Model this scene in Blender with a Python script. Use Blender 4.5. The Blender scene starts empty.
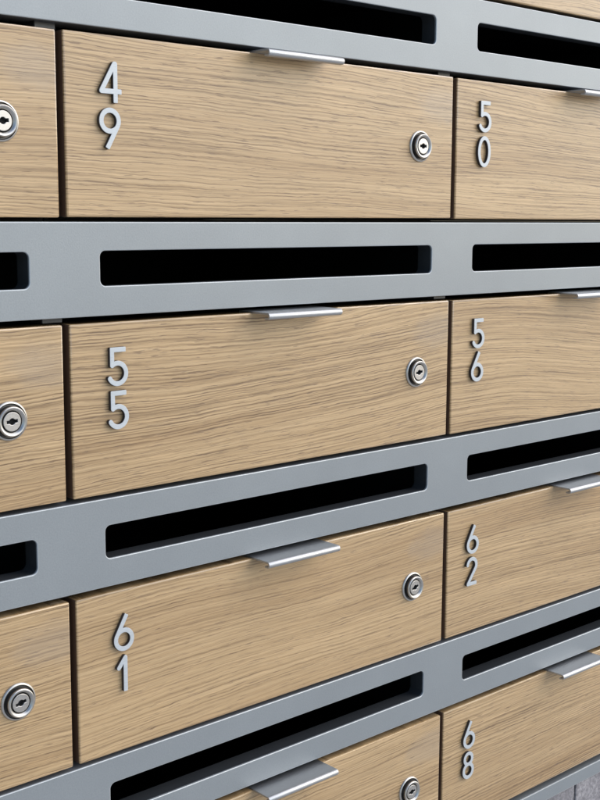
import bpy, bmesh, math, random
import numpy as np
from mathutils import Vector, Matrix
R = math.radians
S = bpy.context.scene
COL = S.collection
random.seed(7)

# ---------------------------------------------------------------- dimensions (metres)
P = 0.33                 # column pitch
W = 0.3257               # door width
H = 0.1013               # door height
RP = 0.16113             # row pitch
RT = 0.0025              # gap door bottom - rail top
RB = 0.0037              # gap rail bottom - door top
RH = RP - H - RT - RB    # rail height
ST, SB = 0.0164, 0.0365  # slot top / bottom below the rail's top edge
SL, SR = 0.02127, 0.02449
DT = 0.018               # door thickness
X0, X1 = -P - 0.006, 2 * P + 0.006

# ---------------------------------------------------------------- materials
def mat(name):
    m = bpy.data.materials.new(name); m.use_nodes = True
    nt = m.node_tree
    return m, nt, nt.nodes['Principled BSDF']

class NT:
    def __init__(s, nt): s.t = nt; s.n = nt.nodes; s.l = nt.links
    def new(s, ty, **kw):
        o = s.n.new(ty)
        for k, v in kw.items(): setattr(o, k, v)
        return o
    def put(s, sock, v):
        if isinstance(v, bpy.types.NodeSocket): s.l.new(v, sock)
        else: sock.default_value = v
    def math(s, op, a, b=0.0, c=0.0, clamp=False):
        o = s.new('ShaderNodeMath', operation=op); o.use_clamp = clamp
        s.put(o.inputs[0], a); s.put(o.inputs[1], b); s.put(o.inputs[2], c)
        return o.outputs[0]
    def vec(s, x, y, z):
        o = s.new('ShaderNodeCombineXYZ')
        s.put(o.inputs[0], x); s.put(o.inputs[1], y); s.put(o.inputs[2], z)
        return o.outputs[0]
    def noise(s, v, scale=1.0, detail=2.0, rough=0.5, dist=0.0):
        o = s.new('ShaderNodeTexNoise'); s.put(o.inputs['Vector'], v)
        o.inputs['Scale'].default_value = scale; o.inputs['Detail'].default_value = detail
        o.inputs['Roughness'].default_value = rough; o.inputs['Distortion'].default_value = dist
        return o.outputs[0]
    def ramp(s, f, stops, interp='LINEAR'):
        o = s.new('ShaderNodeValToRGB'); s.put(o.inputs[0], f)
        cr = o.color_ramp; cr.interpolation = interp
        while len(cr.elements) < len(stops): cr.elements.new(0.5)
        for e, (p, c) in zip(cr.elements, stops):
            e.position = p; e.color = (c, c, c, 1) if isinstance(c, (int, float)) else (*c, 1)
        return o.outputs[0]
    def maprange(s, f, a, b, c=0.0, d=1.0, smooth=False):
        o = s.new('ShaderNodeMapRange', interpolation_type='SMOOTHSTEP' if smooth else 'LINEAR')
        for i, v in enumerate((f, a, b, c, d)): s.put(o.inputs[i], v)
        return o.outputs[0]
    def mix(s, f, a, b, mode='MIX'):
        o = s.new('ShaderNodeMix', data_type='RGBA', blend_type=mode)
        s.put(o.inputs[0], f)
        for k, v in ((6, a), (7, b)):
            s.put(o.inputs[k], (*v, 1) if isinstance(v, tuple) and len(v) == 3 else v)
        return o.outputs[2]
    def bump(s, h, strength, dist):
        o = s.new('ShaderNodeBump'); o.inputs['Strength'].default_value = strength
        o.inputs['Distance'].default_value = dist; s.put(o.inputs['Height'], h)
        return o.outputs[0]

def oak(name='oak veneer', gloss=0.0):
    m, nt, b = mat(name); k = NT(nt)
    tc = k.new('ShaderNodeTexCoord').outputs['Object']
    sep = k.new('ShaderNodeSeparateXYZ'); k.l.new(tc, sep.inputs[0])
    x, y, z = sep.outputs
    a = k.new('ShaderNodeAttribute', attribute_type='OBJECT', attribute_name='grain_seed'); sd = a.outputs['Fac']
    tl = k.new('ShaderNodeAttribute', attribute_type='OBJECT', attribute_name='grain_tilt').outputs['Fac']
    wv = k.new('ShaderNodeAttribute', attribute_type='OBJECT', attribute_name='grain_wave').outputs['Fac']
    # warp of the grain lines
    def nz(ax, oz, az, detail=2.0, rough=0.5, v=None):
        return k.noise(k.vec(k.math('MULTIPLY', x, ax), k.math('ADD', sd, oz), k.math('MULTIPLY', z if v is None else v, az)), 1.0, detail, rough)
    w1 = k.math('SUBTRACT', nz(3.6, 0.0, 9.0, 1.0), 0.5)
    w2 = k.math('SUBTRACT', nz(34.0, 3.3, 90.0, 2.0), 0.5)
    w3 = k.math('SUBTRACT', nz(120.0, 5.3, 260.0, 1.0), 0.5)
    t = k.math('ADD', z, k.math('MULTIPLY', x, tl))
    t = k.math('ADD', t, k.math('MULTIPLY', w1, k.math('MULTIPLY', wv, 0.8)))
    t = k.math('ADD', t, k.math('MULTIPLY', w2, 0.0019))
    t = k.math('ADD', t, k.math('MULTIPLY', w3, 0.0008))
    # broad tone bands, growth lines, fibres, pores
    broad = nz(1.4, 0.0, 38.0, 2.0, 0.5, t)
    dens = nz(2.2, 4.4, 60.0, 1.0, 0.5, t)
    ph = k.math('ADD', k.math('MULTIPLY', t, 430.0), k.math('MULTIPLY', nz(1.5, 2.2, 110.0, 2.0, 0.5, t), 4.5))
    ring = k.math('POWER', k.math('ADD', 0.5, k.math('MULTIPLY', 0.5, k.math('SINE', k.math('MULTIPLY', ph, 6.2832)))), 2.0)
    brk = k.maprange(nz(15.0, 6.1, 560.0, 4.0, 0.70, t), 0.38, 0.60, 0.22, 1.0)
    streak = k.maprange(nz(7.5, 7.1, 1050.0, 4.0, 0.72, t), 0.42, 0.64, 0.0, 1.0)
    fine = nz(26.0, 1.7, 2300.0, 4.0, 0.70, t)
    pore = nz(80.0, 9.4, 1700.0, 2.0, 0.5, t)
    lines = k.math('ADD', k.math('MULTIPLY', k.math('MULTIPLY', ring, brk), k.maprange(dens, 0.35, 0.62, 0.42, 0.88)), k.math('MULTIPLY', streak, 0.50), clamp=True)
    lines = k.math('MULTIPLY', lines, k.new('ShaderNodeAttribute', attribute_type='OBJECT', attribute_name='grain_depth').outputs['Fac'])
    poreM = k.maprange(k.math('ADD', pore, k.math('MULTIPLY', lines, 0.13)), 0.66, 0.72, 0.0, 1.0)
    base = k.ramp(lines, [(0.0, (0.565, 0.395, 0.211)), (0.3, (0.475, 0.321, 0.163)), (0.65, (0.330, 0.215, 0.102)), (1.0, (0.220, 0.135, 0.062))])
    tone = k.ramp(broad, [(0.30, (0.84, 0.80, 0.75)), (0.5, (1.0, 1.0, 1.0)), (0.7, (1.06, 1.06, 1.06))])
    c = k.mix(1.0, base, tone, 'MULTIPLY')
    fib = k.maprange(fine, 0.3, 0.7, 0.76, 1.20)
    c = k.mix(1.0, c, k.vec(fib, fib, fib), 'MULTIPLY')
    c = k.mix(k.math('MULTIPLY', poreM, 0.62), c, (0.15, 0.088, 0.044))
    # smoother, greyer patch near the top right corner
    px = k.math('DIVIDE', k.math('SUBTRACT', x, W - 0.012), 0.030)
    pz = k.math('DIVIDE', k.math('ADD', z, 0.022), 0.015)
    rr = k.math('ADD', k.math('MULTIPLY', px, px), k.math('MULTIPLY', pz, pz))
    rr = k.math('ADD', rr, k.math('MULTIPLY', k.math('SUBTRACT', k.noise(k.vec(k.math('MULTIPLY', x, 60.0), sd, k.math('MULTIPLY', z, 90.0)), 1.0, 2.0), 0.5), 1.2))
    patch = k.maprange(rr, 0.1, 1.1, 1.0, 0.0, True)
    c = k.mix(k.math('MULTIPLY', patch, 0.38), c, (0.36, 0.285, 0.21))
    k.l.new(c, b.inputs['Base Color'])
    rough = k.math('ADD', k.maprange(fine, 0.3, 0.7, 0.38, 0.50), k.math('MULTIPLY', patch, -0.10))
    k.l.new(k.math('SUBTRACT', rough, gloss), b.inputs['Roughness'])
    hgt = k.math('SUBTRACT', k.math('MULTIPLY', fine, 0.45), k.math('ADD', k.math('MULTIPLY', poreM, 0.8), k.math('MULTIPLY', lines, 0.25)))
    k.l.new(k.bump(hgt, 0.35, 0.00035), b.inputs['Normal'])
    b.inputs['Specular IOR Level'].default_value = 0.5
    b.inputs['Coat Weight'].default_value = 0.45; b.inputs['Coat Roughness'].default_value = max(0.12, 0.34 - gloss)
    if gloss: b.inputs['Coat Weight'].default_value = 1.0
    return m

def metal(name, col, rough, metallic=1.0, grain=None, bump=0.0, bscale=900.0, spec=0.5):
    m, nt, b = mat(name); k = NT(nt)
    b.inputs['Base Color'].default_value = (*col, 1)
    b.inputs['Metallic'].default_value = metallic
    b.inputs['Specular IOR Level'].default_value = spec
    tc = k.new('ShaderNodeTexCoord').outputs['Object']
    mp = k.new('ShaderNodeMapping'); k.l.new(tc, mp.inputs[0])
    mp.inputs['Scale'].default_value = grain or (1, 1, 1)
    n = k.noise(mp.outputs[0], bscale, 2.0, 0.6)
    k.l.new(k.maprange(n, 0.3, 0.7, rough - 0.05, rough + 0.05), b.inputs['Roughness'])
    v = k.maprange(n, 0.25, 0.75, 0.93, 1.07)
    big = k.maprange(k.noise(tc, 11.0, 4.0, 0.65), 0.3, 0.7, 0.95, 1.045)
    v = k.math('MULTIPLY', v, big)
    k.l.new(k.mix(1.0, col, k.vec(v, v, v), 'MULTIPLY'), b.inputs['Base Color'])
    if bump: k.l.new(k.bump(n, bump, 0.0002), b.inputs['Normal'])
    return m

M = {}
M['oak'] = oak()
M['oak_edge'] = oak('lacquered oak arris', 0.30)
M['shaded_edge'] = metal('oak edge with painted shade', (0.14, 0.085, 0.055), 0.45, 0.0, None, 0.0, 900.0, 0.4)  # door sides: shade of the gaps painted in as darker brown
M['rail'] = metal('silver grey powder coat', (0.280, 0.308, 0.325), 0.42, 0.3, None, 0.22, 1000.0)
M['rail_glint'] = metal('powder coat edge highlight', (0.44, 0.475, 0.49), 0.35, 0.3, None, 0.05, 1300.0)  # paler copy of the rail coat, a painted highlight for bevels
M['alu'] = metal('brushed aluminium', (0.46, 0.475, 0.49), 0.47, 1.0, (0.12, 1, 1), 0.12, 1500.0)
M['alu_numeral'] = metal('satin aluminium', (0.54, 0.58, 0.605), 0.48, 0.2, (0.2, 1, 1), 0.08, 1500.0)
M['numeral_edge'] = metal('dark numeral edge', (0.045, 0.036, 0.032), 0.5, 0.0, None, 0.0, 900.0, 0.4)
M['nickel'] = metal('satin nickel', (0.52, 0.51, 0.485), 0.36, 1.0, None, 0.05, 1800.0)
M['black_ring'] = metal('dark lock groove', (0.075, 0.072, 0.068), 0.35, 0.6, None, 0.0, 900.0)
M['core'] = metal('worn nickel', (0.50, 0.49, 0.47), 0.40, 1.0, None, 0.10, 1800.0)
M['dark'] = metal('black coated sheet', (0.010, 0.011, 0.012), 0.60, 0.0, None, 0.0, 600.0, 0.2)
M['slate'] = metal('slate grey coated sheet', (0.036, 0.040, 0.044), 0.50, 0.0, None, 0.0, 600.0, 0.3)
M['ledge'] = metal('dark grey folded edge', (0.17, 0.178, 0.19), 0.5, 0.0, None, 0.0, 600.0, 0.3)
M['bracket'] = metal('grey steel', (0.07, 0.073, 0.077), 0.40, 0.4, None, 0.0, 600.0)

def tile_mat():
    m, nt, b = mat('mottled grey stone tile'); k = NT(nt)
    tc = k.new('ShaderNodeTexCoord').outputs['Object']
    n1 = k.noise(tc, 260.0, 4.0, 0.7); n2 = k.noise(tc, 30.0, 3.0, 0.6)
    f = k.math('ADD', k.math('MULTIPLY', n1, 0.7), k.math('MULTIPLY', n2, 0.3))
    k.l.new(k.ramp(f, [(0.36, (0.14, 0.135, 0.145)), (0.5, (0.25, 0.24, 0.255)), (0.64, (0.42, 0.405, 0.42))]), b.inputs['Base Color'])
    b.inputs['Roughness'].default_value = 0.6
    k.l.new(k.bump(n1, 0.3, 0.0006), b.inputs['Normal'])
    return m
M['tile'] = tile_mat()
M['grout'] = metal('dark grout', (0.06, 0.057, 0.058), 0.8, 0.0, None, 0.2, 400.0)
def paving():
    m, nt, b = mat('light concrete paving'); k = NT(nt)
    tc = k.new('ShaderNodeTexCoord').outputs['Object']
    br = k.new('ShaderNodeTexBrick'); k.l.new(tc, br.inputs[0])
    br.offset = 0.5; br.inputs['Scale'].default_value = 1.0
    br.inputs['Brick Width'].default_value = 0.6; br.inputs['Row Height'].default_value = 0.6
    br.inputs['Mortar Size'].default_value = 0.006
    br.inputs['Color1'].default_value = (0.44, 0.42, 0.39, 1); br.inputs['Color2'].default_value = (0.50, 0.48, 0.445, 1)
    br.inputs['Mortar'].default_value = (0.12, 0.12, 0.115, 1)
    n = k.noise(tc, 9.0, 6.0, 0.65)
    v = k.maprange(n, 0.3, 0.7, 0.82, 1.15)
    k.l.new(k.mix(1.0, br.outputs[0], k.vec(v, v, v), 'MULTIPLY'), b.inputs['Base Color'])
    b.inputs['Roughness'].default_value = 0.75
    return m
M['paving'] = paving()

# ---------------------------------------------------------------- mesh helpers
def mesh_obj(name, me, m=None, parent=None, loc=(0, 0, 0)):
    o = bpy.data.objects.new(name, me); COL.objects.link(o)
    if m is not None and not me.materials: me.materials.append(m)
    o.location = loc
    if parent: o.parent = parent
    return o
def shade(me, ang):
    # smooth bevels and curves, flat faces stay truly flat
    me.polygons.foreach_set('use_smooth', [True] * len(me.polygons)); me.set_sharp_from_angle(angle=R(ang))
    me.polygons.foreach_set('use_smooth', [max(abs(c) for c in p.normal) < 0.9995 for p in me.polygons])
    me.update()
def from_bm(bm, name, m, smooth=None):
    bmesh.ops.recalc_face_normals(bm, faces=bm.faces)
    me = bpy.data.meshes.new(name); bm.to_mesh(me); bm.free()
    if m: me.materials.append(m)
    if smooth:
        shade(me, smooth)
    return me
def box(bm, x0, x1, y0, y1, z0, z1, bevel=0.0, seg=2):
    r = bmesh.ops.create_cube(bm, size=1.0)
    vs = r['verts']
    bmesh.ops.scale(bm, vec=(x1 - x0, y1 - y0, z1 - z0), verts=vs)
    bmesh.ops.translate(bm, vec=((x0 + x1) / 2, (y0 + y1) / 2, (z0 + z1) / 2), verts=vs)
    if bevel:
        es = list({e for v in vs for e in v.link_edges})
        bmesh.ops.bevel(bm, geom=es, offset=bevel, segments=seg, profile=0.5, affect='EDGES')
def lathe(bm, prof, n=64, cx=0.0, cz=0.0):
    """profile of (radius, y) turned round the axis x=cx, z=cz"""
    rings = []
    for r, y in prof:
        if r < 1e-7: rings.append([bm.verts.new((cx, y, cz))])
        else: rings.append([bm.verts.new((cx + r * math.cos(2 * math.pi * i / n), y, cz + r * math.sin(2 * math.pi * i / n))) for i in range(n)])
    for a, b in zip(rings, rings[1:]):
        for i in range(n):
            j = (i + 1) % n
            if len(a) == 1 and len(b) == 1: continue
            if len(a) == 1: bm.faces.new((a[0], b[i], b[j]))
            elif len(b) == 1: bm.faces.new((a[i], b[0], a[j]))
            else: bm.faces.new((a[i], b[i], b[j], a[j]))

def extrude_outlines(outlines, y0, y1, bevel, m, name, axis='Y', bevres=2, smooth=40):
    """closed 2-D outlines (holes by even-odd) -> a bevelled solid between y0 and y1; outlines are already inset by bevel"""
    cu = bpy.data.curves.new(name, 'CURVE'); cu.dimensions = '2D'; cu.fill_mode = 'BOTH'
    half = abs(y1 - y0) / 2
    cu.extrude = half - bevel; cu.bevel_depth = bevel; cu.bevel_resolution = bevres
    for pts in outlines:
        sp = cu.splines.new('POLY'); sp.points.add(len(pts) - 1); sp.use_cyclic_u = True
        for p, (a, b) in zip(sp.points, pts): p.co = (a, b, 0, 1)
    tmp = bpy.data.objects.new('tmp', cu); COL.objects.link(tmp)
    dg = bpy.context.evaluated_depsgraph_get(); dg.update()
    me = bpy.data.meshes.new_from_object(tmp.evaluated_get(dg))
    bpy.data.objects.remove(tmp); bpy.data.curves.remove(cu)
    mid = (y0 + y1) / 2
    if axis == 'Y': T = Matrix(((1, 0, 0, 0), (0, 0, -1, mid), (0, 1, 0, 0), (0, 0, 0, 1)))    # (x,z) outline
    else: T = Matrix(((0, 0, 1, mid), (1, 0, 0, 0), (0, 1, 0, 0), (0, 0, 0, 1)))                # (y,z) outline, along x
    me.transform(T)
    me.materials.clear(); me.materials.append(m); me.name = name
    bm = bmesh.new(); bm.from_mesh(me)
    bmesh.ops.remove_doubles(bm, verts=bm.verts, dist=1e-7)
    bmesh.ops.recalc_face_normals(bm, faces=bm.faces); bm.to_mesh(me); bm.free()
    for p in me.polygons: p.material_index = 0
    shade(me, smooth)
    return me

def rrect(x0, x1, z0, z1, r, n=8):
    pts = []
    for cx, cz, a0 in ((x1 - r, z1 - r, 0), (x0 + r, z1 - r, 90), (x0 + r, z0 + r, 180), (x1 - r, z0 + r, 270)):
        for i in range(n + 1):
            a = R(a0 + 90 * i / n); pts.append((cx + r * math.cos(a), cz + r * math.sin(a)))
    return pts

# strokes -> outline: signed distance field on a grid, traced by marching squares
def seg_d(X, Z, a, b, butt=False, hw=0.0):
    ax, az = a; bx, bz = b
    dx, dz = bx - ax, bz - az; L = math.hypot(dx, dz)
    ux, uz = dx / L, dz / L
    px, pz = X - ax, Z - az
    s = px * ux + pz * uz; q = np.abs(-px * uz + pz * ux)
    if not butt:
        t = np.clip(s, 0, L); return np.hypot(px - ux * t, pz - uz * t) - hw
    dxx = np.abs(s - L / 2) - L / 2; dqq = q - hw
    return np.minimum(np.maximum(dxx, dqq), 0) + np.hypot(np.maximum(dxx, 0), np.maximum(dqq, 0))
def arc_pts(cx, cz, rx, rz, a0, a1, n=48):
    return [(cx + rx * math.cos(R(a0 + (a1 - a0) * i / n)), cz + rz * math.sin(R(a0 + (a1 - a0) * i / n))) for i in range(n + 1)]
def trace(F, xs, zs):
    segs = {}
    nx, nz = F.shape
    def pt(i, j, e):
        if e == 0: a, b, p, q = F[i, j], F[i + 1, j], (xs[i], zs[j]), (xs[i + 1], zs[j])
        else: a, b, p, q = F[i, j], F[i, j + 1], (xs[i], zs[j]), (xs[i], zs[j + 1])
        t = a / (a - b); return (p[0] + (q[0] - p[0]) * t, p[1] + (q[1] - p[1]) * t)
    P_ = {}
    nb = {}
    for i in range(nx - 1):
        for j in range(nz - 1):
            c = [F[i, j] < 0, F[i + 1, j] < 0, F[i + 1, j + 1] < 0, F[i, j + 1] < 0]
            if all(c) or not any(c): continue
            E_ = [(i, j, 0), (i + 1, j, 1), (i, j + 1, 0), (i, j, 1)]
            cr = [E_[k] for k in range(4) if c[k] != c[(k + 1) % 4]]
            prs = [(cr[0], cr[1])] if len(cr) == 2 else [(cr[0], cr[1]), (cr[2], cr[3])]
            for a, b in prs:
                nb.setdefault(a, []).append(b); nb.setdefault(b, []).append(a)
    loops = []; seen = set()
    for k in nb:
        if k in seen: continue
        lp = [k]; seen.add(k); cur = k
        while True:
            nx_ = [q for q in nb[cur] if q not in seen]
            if not nx_: break
            cur = nx_[0]; seen.add(cur); lp.append(cur)
        pts = [pt(*q) for q in lp]
        # drop very short steps and smooth the trace a little
        out = [pts[0]]
        for p in pts[1:]:
            if math.hypot(p[0] - out[-1][0], p[1] - out[-1][1]) > 0.00008: out.append(p)
        loops.append(out)
    return loops

HW = 0.00145             # half stroke of the numerals
DH = 0.0228              # numeral height
def glyph(ch):
    """strokes in mm: ('r'|'b', [points]); r = round ends and joins, b = butt segment"""
    h = DH * 1000; w = HW * 1000
    st = []
    r_ = lambda *p: st.append(('r', list(p)))
    b_ = lambda *p: st.append(('b', list(p)))
    if ch == '0': r_(*[p for p in arc_pts(7.2, h / 2, 5.9, h / 2 - w, 0, 360, 96)])
    if ch == '1': b_((5.6, 0), (5.6, h - w)); r_((5.6, h - w - 0.1), (5.55, h - w), (0.9, h - 7.4))
    if ch == '2':
        r_(*arc_pts(6.6, h - w - 5.2, 5.2, 5.2, 172, -28, 48)); x, z = arc_pts(6.6, h - w - 5.2, 5.2, 5.2, 172, -28, 48)[-1]
        r_((x, z), (2.0, w)); b_((1.3, w), (12.6, w))
    if ch == '5':
        b_((2.1, h - w), (13.0, h - w)); b_((3.5, h), (3.5, 12.2)); r_(*arc_pts(7.1, 7.45, 6.0, 6.0, 127, -152, 60))
    if ch in '69':
        cx, cz, r = 6.9, 7.25, 5.8
        pts = arc_pts(cx, cz, r, r, 0, 360, 80)
        px, pz = 9.0, h - 0.2
        d = math.hypot(px - cx, pz - cz); al = math.atan2(pz - cz, px - cx) + math.acos(r / d)
        tx, tz = cx + r * math.cos(al), cz + r * math.sin(al)
        S_ = [('r', pts), ('b', [(tx, tz), (px, pz)])]
        if ch == '9': S_ = [(k, [(13.8 - a, h - b) for a, b in p]) for k, p in S_]
        st += S_
    if ch == '4':
        b_((10.9, 0), (10.9, h - w)); r_((10.9, h - w), (10.3, h - w), (1.6, 6.5)); r_((1.6, 6.3), (10.9, 6.3)); b_((10.0, 6.3), (15.0, 6.3))
    if ch == '8':
        r_(*arc_pts(6.6, h - w - 4.5, 4.6, 4.5, 0, 360, 80)); r_(*arc_pts(6.6, w + 5.45, 5.5, 5.45, 0, 360, 80))
    return [(k, [(a / 1000, b / 1000) for a, b in p]) for k, p in st]
def stroke_loops(strokes, hw, bevel, step=0.00022):
    al = [p for _, ps in strokes for p in ps]
    pad = hw + 0.001
    xs = np.arange(min(p[0] for p in al) - pad, max(p[0] for p in al) + pad, step)
    zs = np.arange(min(p[1] for p in al) - pad, max(p[1] for p in al) + pad, step)
    X, Z = np.meshgrid(xs, zs, indexing='ij'); F = np.full(X.shape, 1e9)
    for k, ps in strokes:
        for a, b in zip(ps, ps[1:]):
            if a != b: F = np.minimum(F, seg_d(X, Z, a, b, k == 'b', hw))
    F = F + bevel + 1.3e-9
    return trace(F, xs, zs)
def smooth_loops(loops, it=2):
    out = []
    for lp in loops:
        for _ in range(it):
            n = len(lp); lp = [((lp[i - 1][0] + 2 * lp[i][0] + lp[(i + 1) % n][0]) / 4, (lp[i - 1][1] + 2 * lp[i][1] + lp[(i + 1) % n][1]) / 4) for i in range(n)]
        out.append(lp)
    return out
NUM_T = 0.0025
_num = {}
def numeral_mesh(ch):
    if ch not in _num:
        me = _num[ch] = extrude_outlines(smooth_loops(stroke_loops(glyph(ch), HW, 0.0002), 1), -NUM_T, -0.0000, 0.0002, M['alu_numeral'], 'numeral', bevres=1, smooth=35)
        me.materials.append(M['numeral_edge'])      # darker material on the side and back faces
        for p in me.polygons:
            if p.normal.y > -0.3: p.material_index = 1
    return _num[ch]

# ---------------------------------------------------------------- part meshes
bm = bmesh.new(); box(bm, 0, W, 0, DT, -H, 0, 0.0011, 2)
door_me = from_bm(bm, 'door', M['oak'], 40)
door_me.materials.append(M['oak_edge']); door_me.materials.append(M['shaded_edge'])
for p in door_me.polygons:
    if p.normal.y > -0.98: p.material_index = 1 if p.normal.y < -0.15 or abs(p.normal.z) > 0.5 else 2

HX0, HX1 = 0.1345, 0.1985
prof = [('r', [(0.0125, 0.00030), (-0.0150, 0.00010)] + [(-0.0150 + 0.0016 * math.cos(R(a)), -0.0015 + 0.0016 * math.sin(R(a))) for a in range(90, 281, 10)] + [(-0.0150, -0.0031), (-0.0128, -0.0031)])]
handle_me = extrude_outlines(smooth_loops(stroke_loops(prof, 0.0006, 0.00012, 0.00014), 1), HX0, HX1, 0.00012, M['alu'], 'handle', axis='X', bevres=1, smooth=35)

def lock_meshes():
    bm = bmesh.new()      # rosette with its raised collar
    lathe(bm, [(0.0110, 0.0004), (0.0110, -0.0005), (0.01085, -0.0009), (0.0104, -0.0013), (0.0099, -0.0014), (0.0097, -0.0012), (0.0095, -0.0004),
               (0.0089, -0.0003), (0.0085, -0.0004), (0.00845, -0.0034), (0.0084, -0.0039), (0.0082, -0.0042), (0.0078, -0.0044), (0.0072, -0.0043), (0.0067, -0.0039),
               (0.0061, -0.0031), (0.0060, -0.0015), (0.0060, 0.0004)], 80)
    ring = from_bm(bm, 'lock', M['nickel'], 32)
    ring.materials.append(M['black_ring'])
    for p in ring.polygons:
        rad = math.hypot(p.center.x, p.center.z)
        if 0.0083 < rad < 0.0096 and p.center.y > -0.0032: p.material_index = 1  # groove floor and collar side take the darker metal
    kh = [(1.5, 0.75)]
    pts = []
    # keyhole: a flat slot with a round bulge in the middle
    def hole(b):
        st = [('b', [(-0.0034, 0), (0.0034, 0)])]
        xs = np.arange(-0.006, 0.006, 0.00018); X, Z = np.meshgrid(xs, xs, indexing='ij')
        F = np.minimum(seg_d(X, Z, (-0.0033, 0), (0.0033, 0), True, 0.00085), np.hypot(X, Z) - 0.0018)
        return trace(F - b + 1.3e-9, xs, xs)[0]
    circ = [(0.0051 * math.cos(2 * math.pi * i / 64), 0.0051 * math.sin(2 * math.pi * i / 64)) for i in range(64)]
    core = extrude_outlines([circ, hole(0.0003)], -0.0036, -0.0006, 0.0003, M['core'], 'lock_cylinder', bevres=2, smooth=35)
    bm = bmesh.new(); lathe(bm, [(0.0, -0.0012), (0.00595, -0.0012), (0.00595, 0.0004)], 48)
    plug = from_bm(bm, 'keyhole', M['dark'])
    return ring, core, plug
lock_me, core_me, plug_me = lock_meshes()

bm = bmesh.new(); box(bm, -0.0085, 0.0045, 0.0075, 0.0200, 0.0006, RB + 0.002, 0.0003, 1)
bracket_me = from_bm(bm, 'corner_bracket', M['bracket'])

def compartment():
    bm = bmesh.new()
    x0, x1 = -0.0019, W + 0.0019; z0, z1 = -H - 0.0012, RB + RH + RT - 0.0016; y0, y1 = 0.0215, 0.33; t = 0.0012
    def ring(y, d): return [bm.verts.new(p) for p in ((x0 + d, y, z0 + d), (x1 - d, y, z0 + d), (x1 - d, y, z1 - d), (x0 + d, y, z1 - d))]
    a, b_, c, d = ring(y1, 0), ring(y0, 0), ring(y0, t), ring(y1 - t, t)
    for p, q in ((a, b_), (b_, c), (c, d)):
        for i in range(4): bm.faces.new((p[i], q[i], q[(i + 1) % 4], p[(i + 1) % 4]))
    bm.faces.new(a); bm.faces.new(d)
    return from_bm(bm, 'compartment', M['dark'])
comp_me = compartment()

# ---------------------------------------------------------------- things
def empty(name, loc, label, cat, group=None):
    o = bpy.data.objects.new(name, None); COL.objects.link(o); o.location = loc; o.empty_display_size = 0.02
    o['label'] = label; o['category'] = cat
    if group: o['group'] = group
    return o

BOX = {   # (row, col): (digits, label)
    (-1, 1): ('', 'oak mailbox above the top slotted rail, over the one numbered 49'),
    (-1, 2): ('', 'oak mailbox of which only a pale bottom strip shows in the top right corner'),
    (0, 0): ('', 'oak mailbox cut off by the left edge, left of the one numbered 49'),
    (0, 1): ('49', 'oak mailbox with metal numerals 4 and 9 and a lock at its right end'),
    (0, 2): ('50', 'oak mailbox with metal numerals 5 and 0, cut off at the right'),
    (1, 0): ('', 'oak mailbox cut off by the left edge, left of the one numbered 55'),
    (1, 1): ('55', 'oak mailbox with metal numerals 5 and 5 and a lock at its right end'),
    (1, 2): ('56', 'oak mailbox with metal numerals 5 and 6, cut off at the right'),
    (2, 0): ('', 'oak mailbox cut off by the left edge, left of the one numbered 61'),
    (2, 1): ('61', 'oak mailbox with metal numerals 6 and 1 and a lock at its right end'),
    (2, 2): ('62', 'oak mailbox with metal numerals 6 and 2, cut off at the right'),
    (3, 0): ('', 'oak mailbox below the bottom left corner, left of the lowest middle one'),
    (3, 1): ('', 'oak mailbox below number 61, cut off by the bottom edge, wide handle on top'),
    (3, 2): ('68', 'oak mailbox with metal numerals 6 and 8 above the grey tiled wall'),
}
TILT = {(0, 1): 0.02, (0, 2): 0.03, (1, 1): -0.03, (1, 2): 0.02, (2, 1): -0.015, (2, 2): 0.02, (3, 2): 0.0, (3, 1): 0.01}
WAVE = {(0, 1): 0.020, (0, 2): 0.022, (1, 1): 0.040, (1, 2): 0.034, (2, 1): 0.026, (2, 2): 0.024, (3, 2): 0.014}
DEPTH = {(0, 1): 0.85, (0, 2): 0.92, (1, 1): 1.0, (1, 2): 0.9, (2, 1): 0.78, (2, 2): 0.82, (3, 1): 0.85, (3, 2): 0.95}
NX = {(0, 1): 0.0212, (1, 1): 0.0230, (2, 1): 0.0245, (0, 2): 0.0222, (1, 2): 0.0205, (2, 2): 0.0205, (3, 2): 0.0222}
ADJ = {'1': 0.002}
NAMES = 'zero one two three four five six seven eight nine'.split()
for (r, c), (num, label) in BOX.items():
    jit = random.Random(r * 17 + c)
    root = empty('mailbox', ((c - 1) * P, 0, -r * RP), label, 'mailbox', 'oak fronted mailboxes in rows')
    root.rotation_euler = (0, R(jit.uniform(-0.09, 0.09)), R(jit.uniform(-0.08, 0.08)))   # doors never hang quite true
    d = mesh_obj('door', door_me, None, root)
    d['grain_depth'] = DEPTH.get((r, c), jit.uniform(0.75, 1.0)); d['grain_seed'] = 3.7 + 5.31 * c + 11.17 * r; d['grain_tilt'] = TILT.get((r, c), jit.uniform(-0.02, 0.02)); d['grain_wave'] = WAVE.get((r, c), 0.024)
    mesh_obj('compartment', comp_me, None, root)
    mesh_obj('corner_bracket', bracket_me, None, root, (W, 0, 0))
    if r >= 0:
        mesh_obj('handle', handle_me, None, root)
        lk = mesh_obj('lock', lock_me, None, root, (0.2905, 0, -0.0508))
        cy = mesh_obj('lock_cylinder', core_me, None, lk)
        cy.rotation_euler = (0, -R({(0, 1): 0, (1, 1): 8, (2, 1): 16, (2, 0): 14, (1, 0): 4}.get((r, c), 6)), 0)
        mesh_obj('keyhole', plug_me, None, lk)
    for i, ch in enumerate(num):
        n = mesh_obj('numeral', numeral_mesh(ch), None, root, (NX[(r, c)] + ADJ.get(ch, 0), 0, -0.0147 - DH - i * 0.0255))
        n['label'] = 'metal numeral ' + NAMES[int(ch)]

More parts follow.
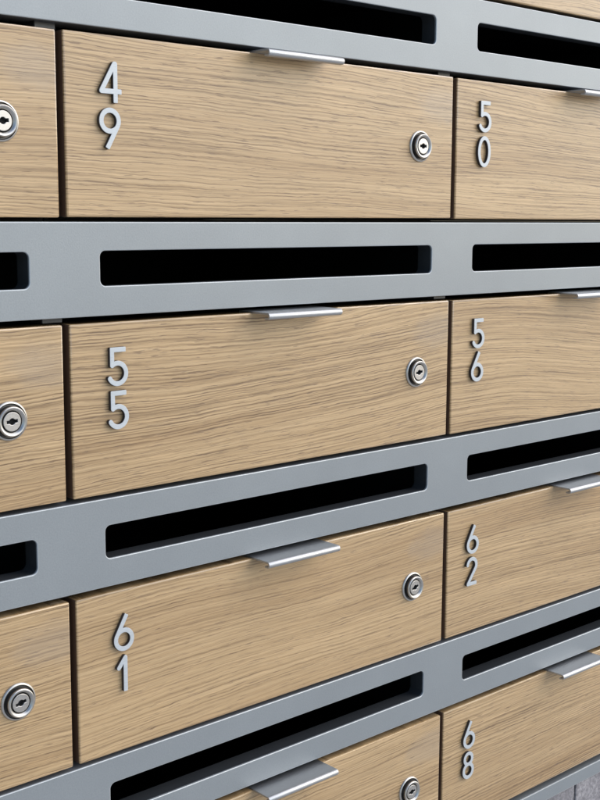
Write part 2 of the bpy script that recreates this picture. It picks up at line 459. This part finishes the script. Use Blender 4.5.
# rails: folded sheet with three rounded slots, each lined inside
def rail_mesh():
    b = 0.0006; r = 0.0036
    outl = [rrect(X0 + b, X1 - b, -RH + b, -b, 0.0002, 2)]
    for c in range(3):
        x0 = (c - 1) * P + SL; x1 = (c - 1) * P + P - SR
        outl.append(rrect(x0 - b, x1 + b, -SB - b, -ST + b, r + b, 8))
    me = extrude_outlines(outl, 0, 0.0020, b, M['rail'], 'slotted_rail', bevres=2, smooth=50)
    me.materials.append(M['rail_glint'])            # edge highlight painted as a paler coat on the rounded edges
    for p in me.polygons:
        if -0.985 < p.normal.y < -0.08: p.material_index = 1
    me.materials.append(M['ledge'])                # dark folded flanges behind the face
    bm = bmesh.new(); bm.from_mesh(me)
    nf = len(bm.faces)
    box(bm, X0 + 0.001, X1 - 0.001, 0.0020, 0.0205, -0.0016, -0.0003)
    box(bm, X0 + 0.001, X1 - 0.001, 0.0020, 0.0205, -RH + 0.0003, -RH + 0.0016)
    bm.faces.ensure_lookup_table()
    for f in bm.faces[nf:]: f.material_index = 2
    bm.to_mesh(me); bm.free()
    return me
def liner_mesh():
    bm = bmesh.new(); L = P - SL - SR; e = 0.0004
    def ring(y, g): return [bm.verts.new((px, y, pz)) for px, pz in rrect(-g, L + g, -SB - g, -ST + g, 0.0036 + g, 8)]
    a, b_, c, d = ring(0.0021, e), ring(0.0140, e), ring(0.0140, e + 0.001), ring(0.0021, e + 0.001)
    n = len(a)
    for p, q in ((a, b_), (b_, c), (c, d), (d, a)):
        for i in range(n): bm.faces.new((p[i], q[i], q[(i + 1) % n], p[(i + 1) % n]))
    return from_bm(bm, 'slot_liner', M['slate'], 40)
rail_me, liner_me = rail_mesh(), liner_mesh()
RL = {0: 'grey metal rail with letter slots at the top, above the mailboxes numbered 49 and 50',
      1: 'grey metal rail with letter slots between the mailboxes numbered 49 and 55',
      2: 'grey metal rail with letter slots between the mailboxes numbered 55 and 61',
      3: 'grey metal rail with letter slots right below the mailbox numbered 61'}
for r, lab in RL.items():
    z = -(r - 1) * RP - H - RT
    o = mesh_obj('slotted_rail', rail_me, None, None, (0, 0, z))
    o['label'] = lab; o['category'] = 'metal rail'; o['group'] = 'grey slotted rails between the mailbox rows'
    for c in range(3): mesh_obj('slot_liner', liner_me, None, o, ((c - 1) * P + SL, 0, 0))
zb = -3 * RP - H
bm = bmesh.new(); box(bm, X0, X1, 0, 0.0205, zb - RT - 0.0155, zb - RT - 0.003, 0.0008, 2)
trim = from_bm(bm, 'base_trim', M['rail'], 40); trim.materials.append(M['rail_glint'])
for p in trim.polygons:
    if -0.985 < p.normal.y < -0.08: p.material_index = 1  # same painted highlight on the trim's bevels
o = mesh_obj('base_trim', trim); o['label'] = 'narrow plain grey metal trim under the mailbox numbered 68'; o['category'] = 'metal trim'

# tiled wall under the bank
bm = bmesh.new()
tw = empty('tiled_wall', (0, 0.006, -1.52), 'mottled grey stone tiled wall under the narrow metal trim at bottom right', 'wall')
zt = zb - RT - 0.0160 + 1.52
xj = 0.5215; tp = 0.298
def tile_me(w, h):
    bm = bmesh.new(); box(bm, 0, w, 0, 0.010, 0, h, 0.0008, 2); return from_bm(bm, 'wall_tile', M['tile'], 40)
full, top = tile_me(tp - 0.003, tp - 0.003), None
nrow = 0; ztop = zt
rows = []
z = zt
while z > 0.01:
    h = min(tp, z); rows.append((z - h, h)); z -= h
for zi, h in rows:
    me = full if abs(h - tp) < 1e-6 else tile_me(tp - 0.003, h - 0.003)
    for i in range(-3, 2):
        t = mesh_obj('wall_tile', me, None, tw, (xj + 0.0015 + i * tp, 0, zi + 0.0015))
bm = bmesh.new(); box(bm, xj - 3 * tp, xj + 2 * tp, 0.002, 0.16, 0, zt, 0)
mesh_obj('grout_backing', from_bm(bm, 'grout_backing', M['grout']), None, tw)

# ground: unseen paving, added for its bounce light on the lower rows
bm = bmesh.new()
vs = [bm.verts.new(p) for p in ((-200, -200, 0), (200, -200, 0), (200, 200, 0), (-200, 200, 0))]; bm.faces.new(vs)
g = mesh_obj('pavement', from_bm(bm, 'pavement', M['paving']), None, None, (0, 0, -1.52)); g['kind'] = 'structure'

# ---------------------------------------------------------------- light
SUN_EL, SUN_ROT = 36.0, 126.0
w = bpy.data.worlds.new('World'); S.world = w; w.use_nodes = True
wn = w.node_tree
sky = wn.nodes.new('ShaderNodeTexSky'); sky.sky_type = 'NISHITA'; sky.sun_disc = False
sky.sun_elevation = R(SUN_EL); sky.sun_rotation = R(SUN_ROT); sky.air_density = 1.0; sky.dust_density = 1.5; sky.ozone_density = 1.0
wn.links.new(sky.outputs[0], wn.nodes['Background'].inputs[0]); wn.nodes['Background'].inputs[1].default_value = 0.13
sl = bpy.data.lights.new('sun', 'SUN'); sl.energy = 1.3; sl.angle = R(90); sl.color = (1.0, 0.97, 0.93)
so = bpy.data.objects.new('sun', sl); COL.objects.link(so)
sd = Vector((math.sin(R(SUN_ROT)) * math.cos(R(SUN_EL)), math.cos(R(SUN_ROT)) * math.cos(R(SUN_EL)), math.sin(R(SUN_EL))))
so.rotation_euler = sd.to_track_quat('Z', 'Y').to_euler(); so.location = sd * 5

# ---------------------------------------------------------------- camera
cam = bpy.data.cameras.new('camera'); co = bpy.data.objects.new('camera', cam); COL.objects.link(co)
cam.sensor_fit = 'HORIZONTAL'; cam.sensor_width = 36.0; cam.lens = 1222.37 / 600 * 36.0
cam.clip_start = 0.01; cam.clip_end = 1000
RX, UX, FX = Vector((0.73842727, -0.67432163, 0.0039381)), Vector((0.09575236, 0.11063247, 0.98923806)), Vector((0.6675003, 0.73010328, -0.14626192))
mw = Matrix((RX, UX, -FX)).transposed().to_4x4(); mw.translation = (-0.36790036, -0.5951609, -0.10194301)
co.matrix_world = mw
S.camera = co
S.view_settings.view_transform = 'Standard'; S.view_settings.look = 'None'
S.view_settings.exposure = 0.6; S.view_settings.gamma = 1.0
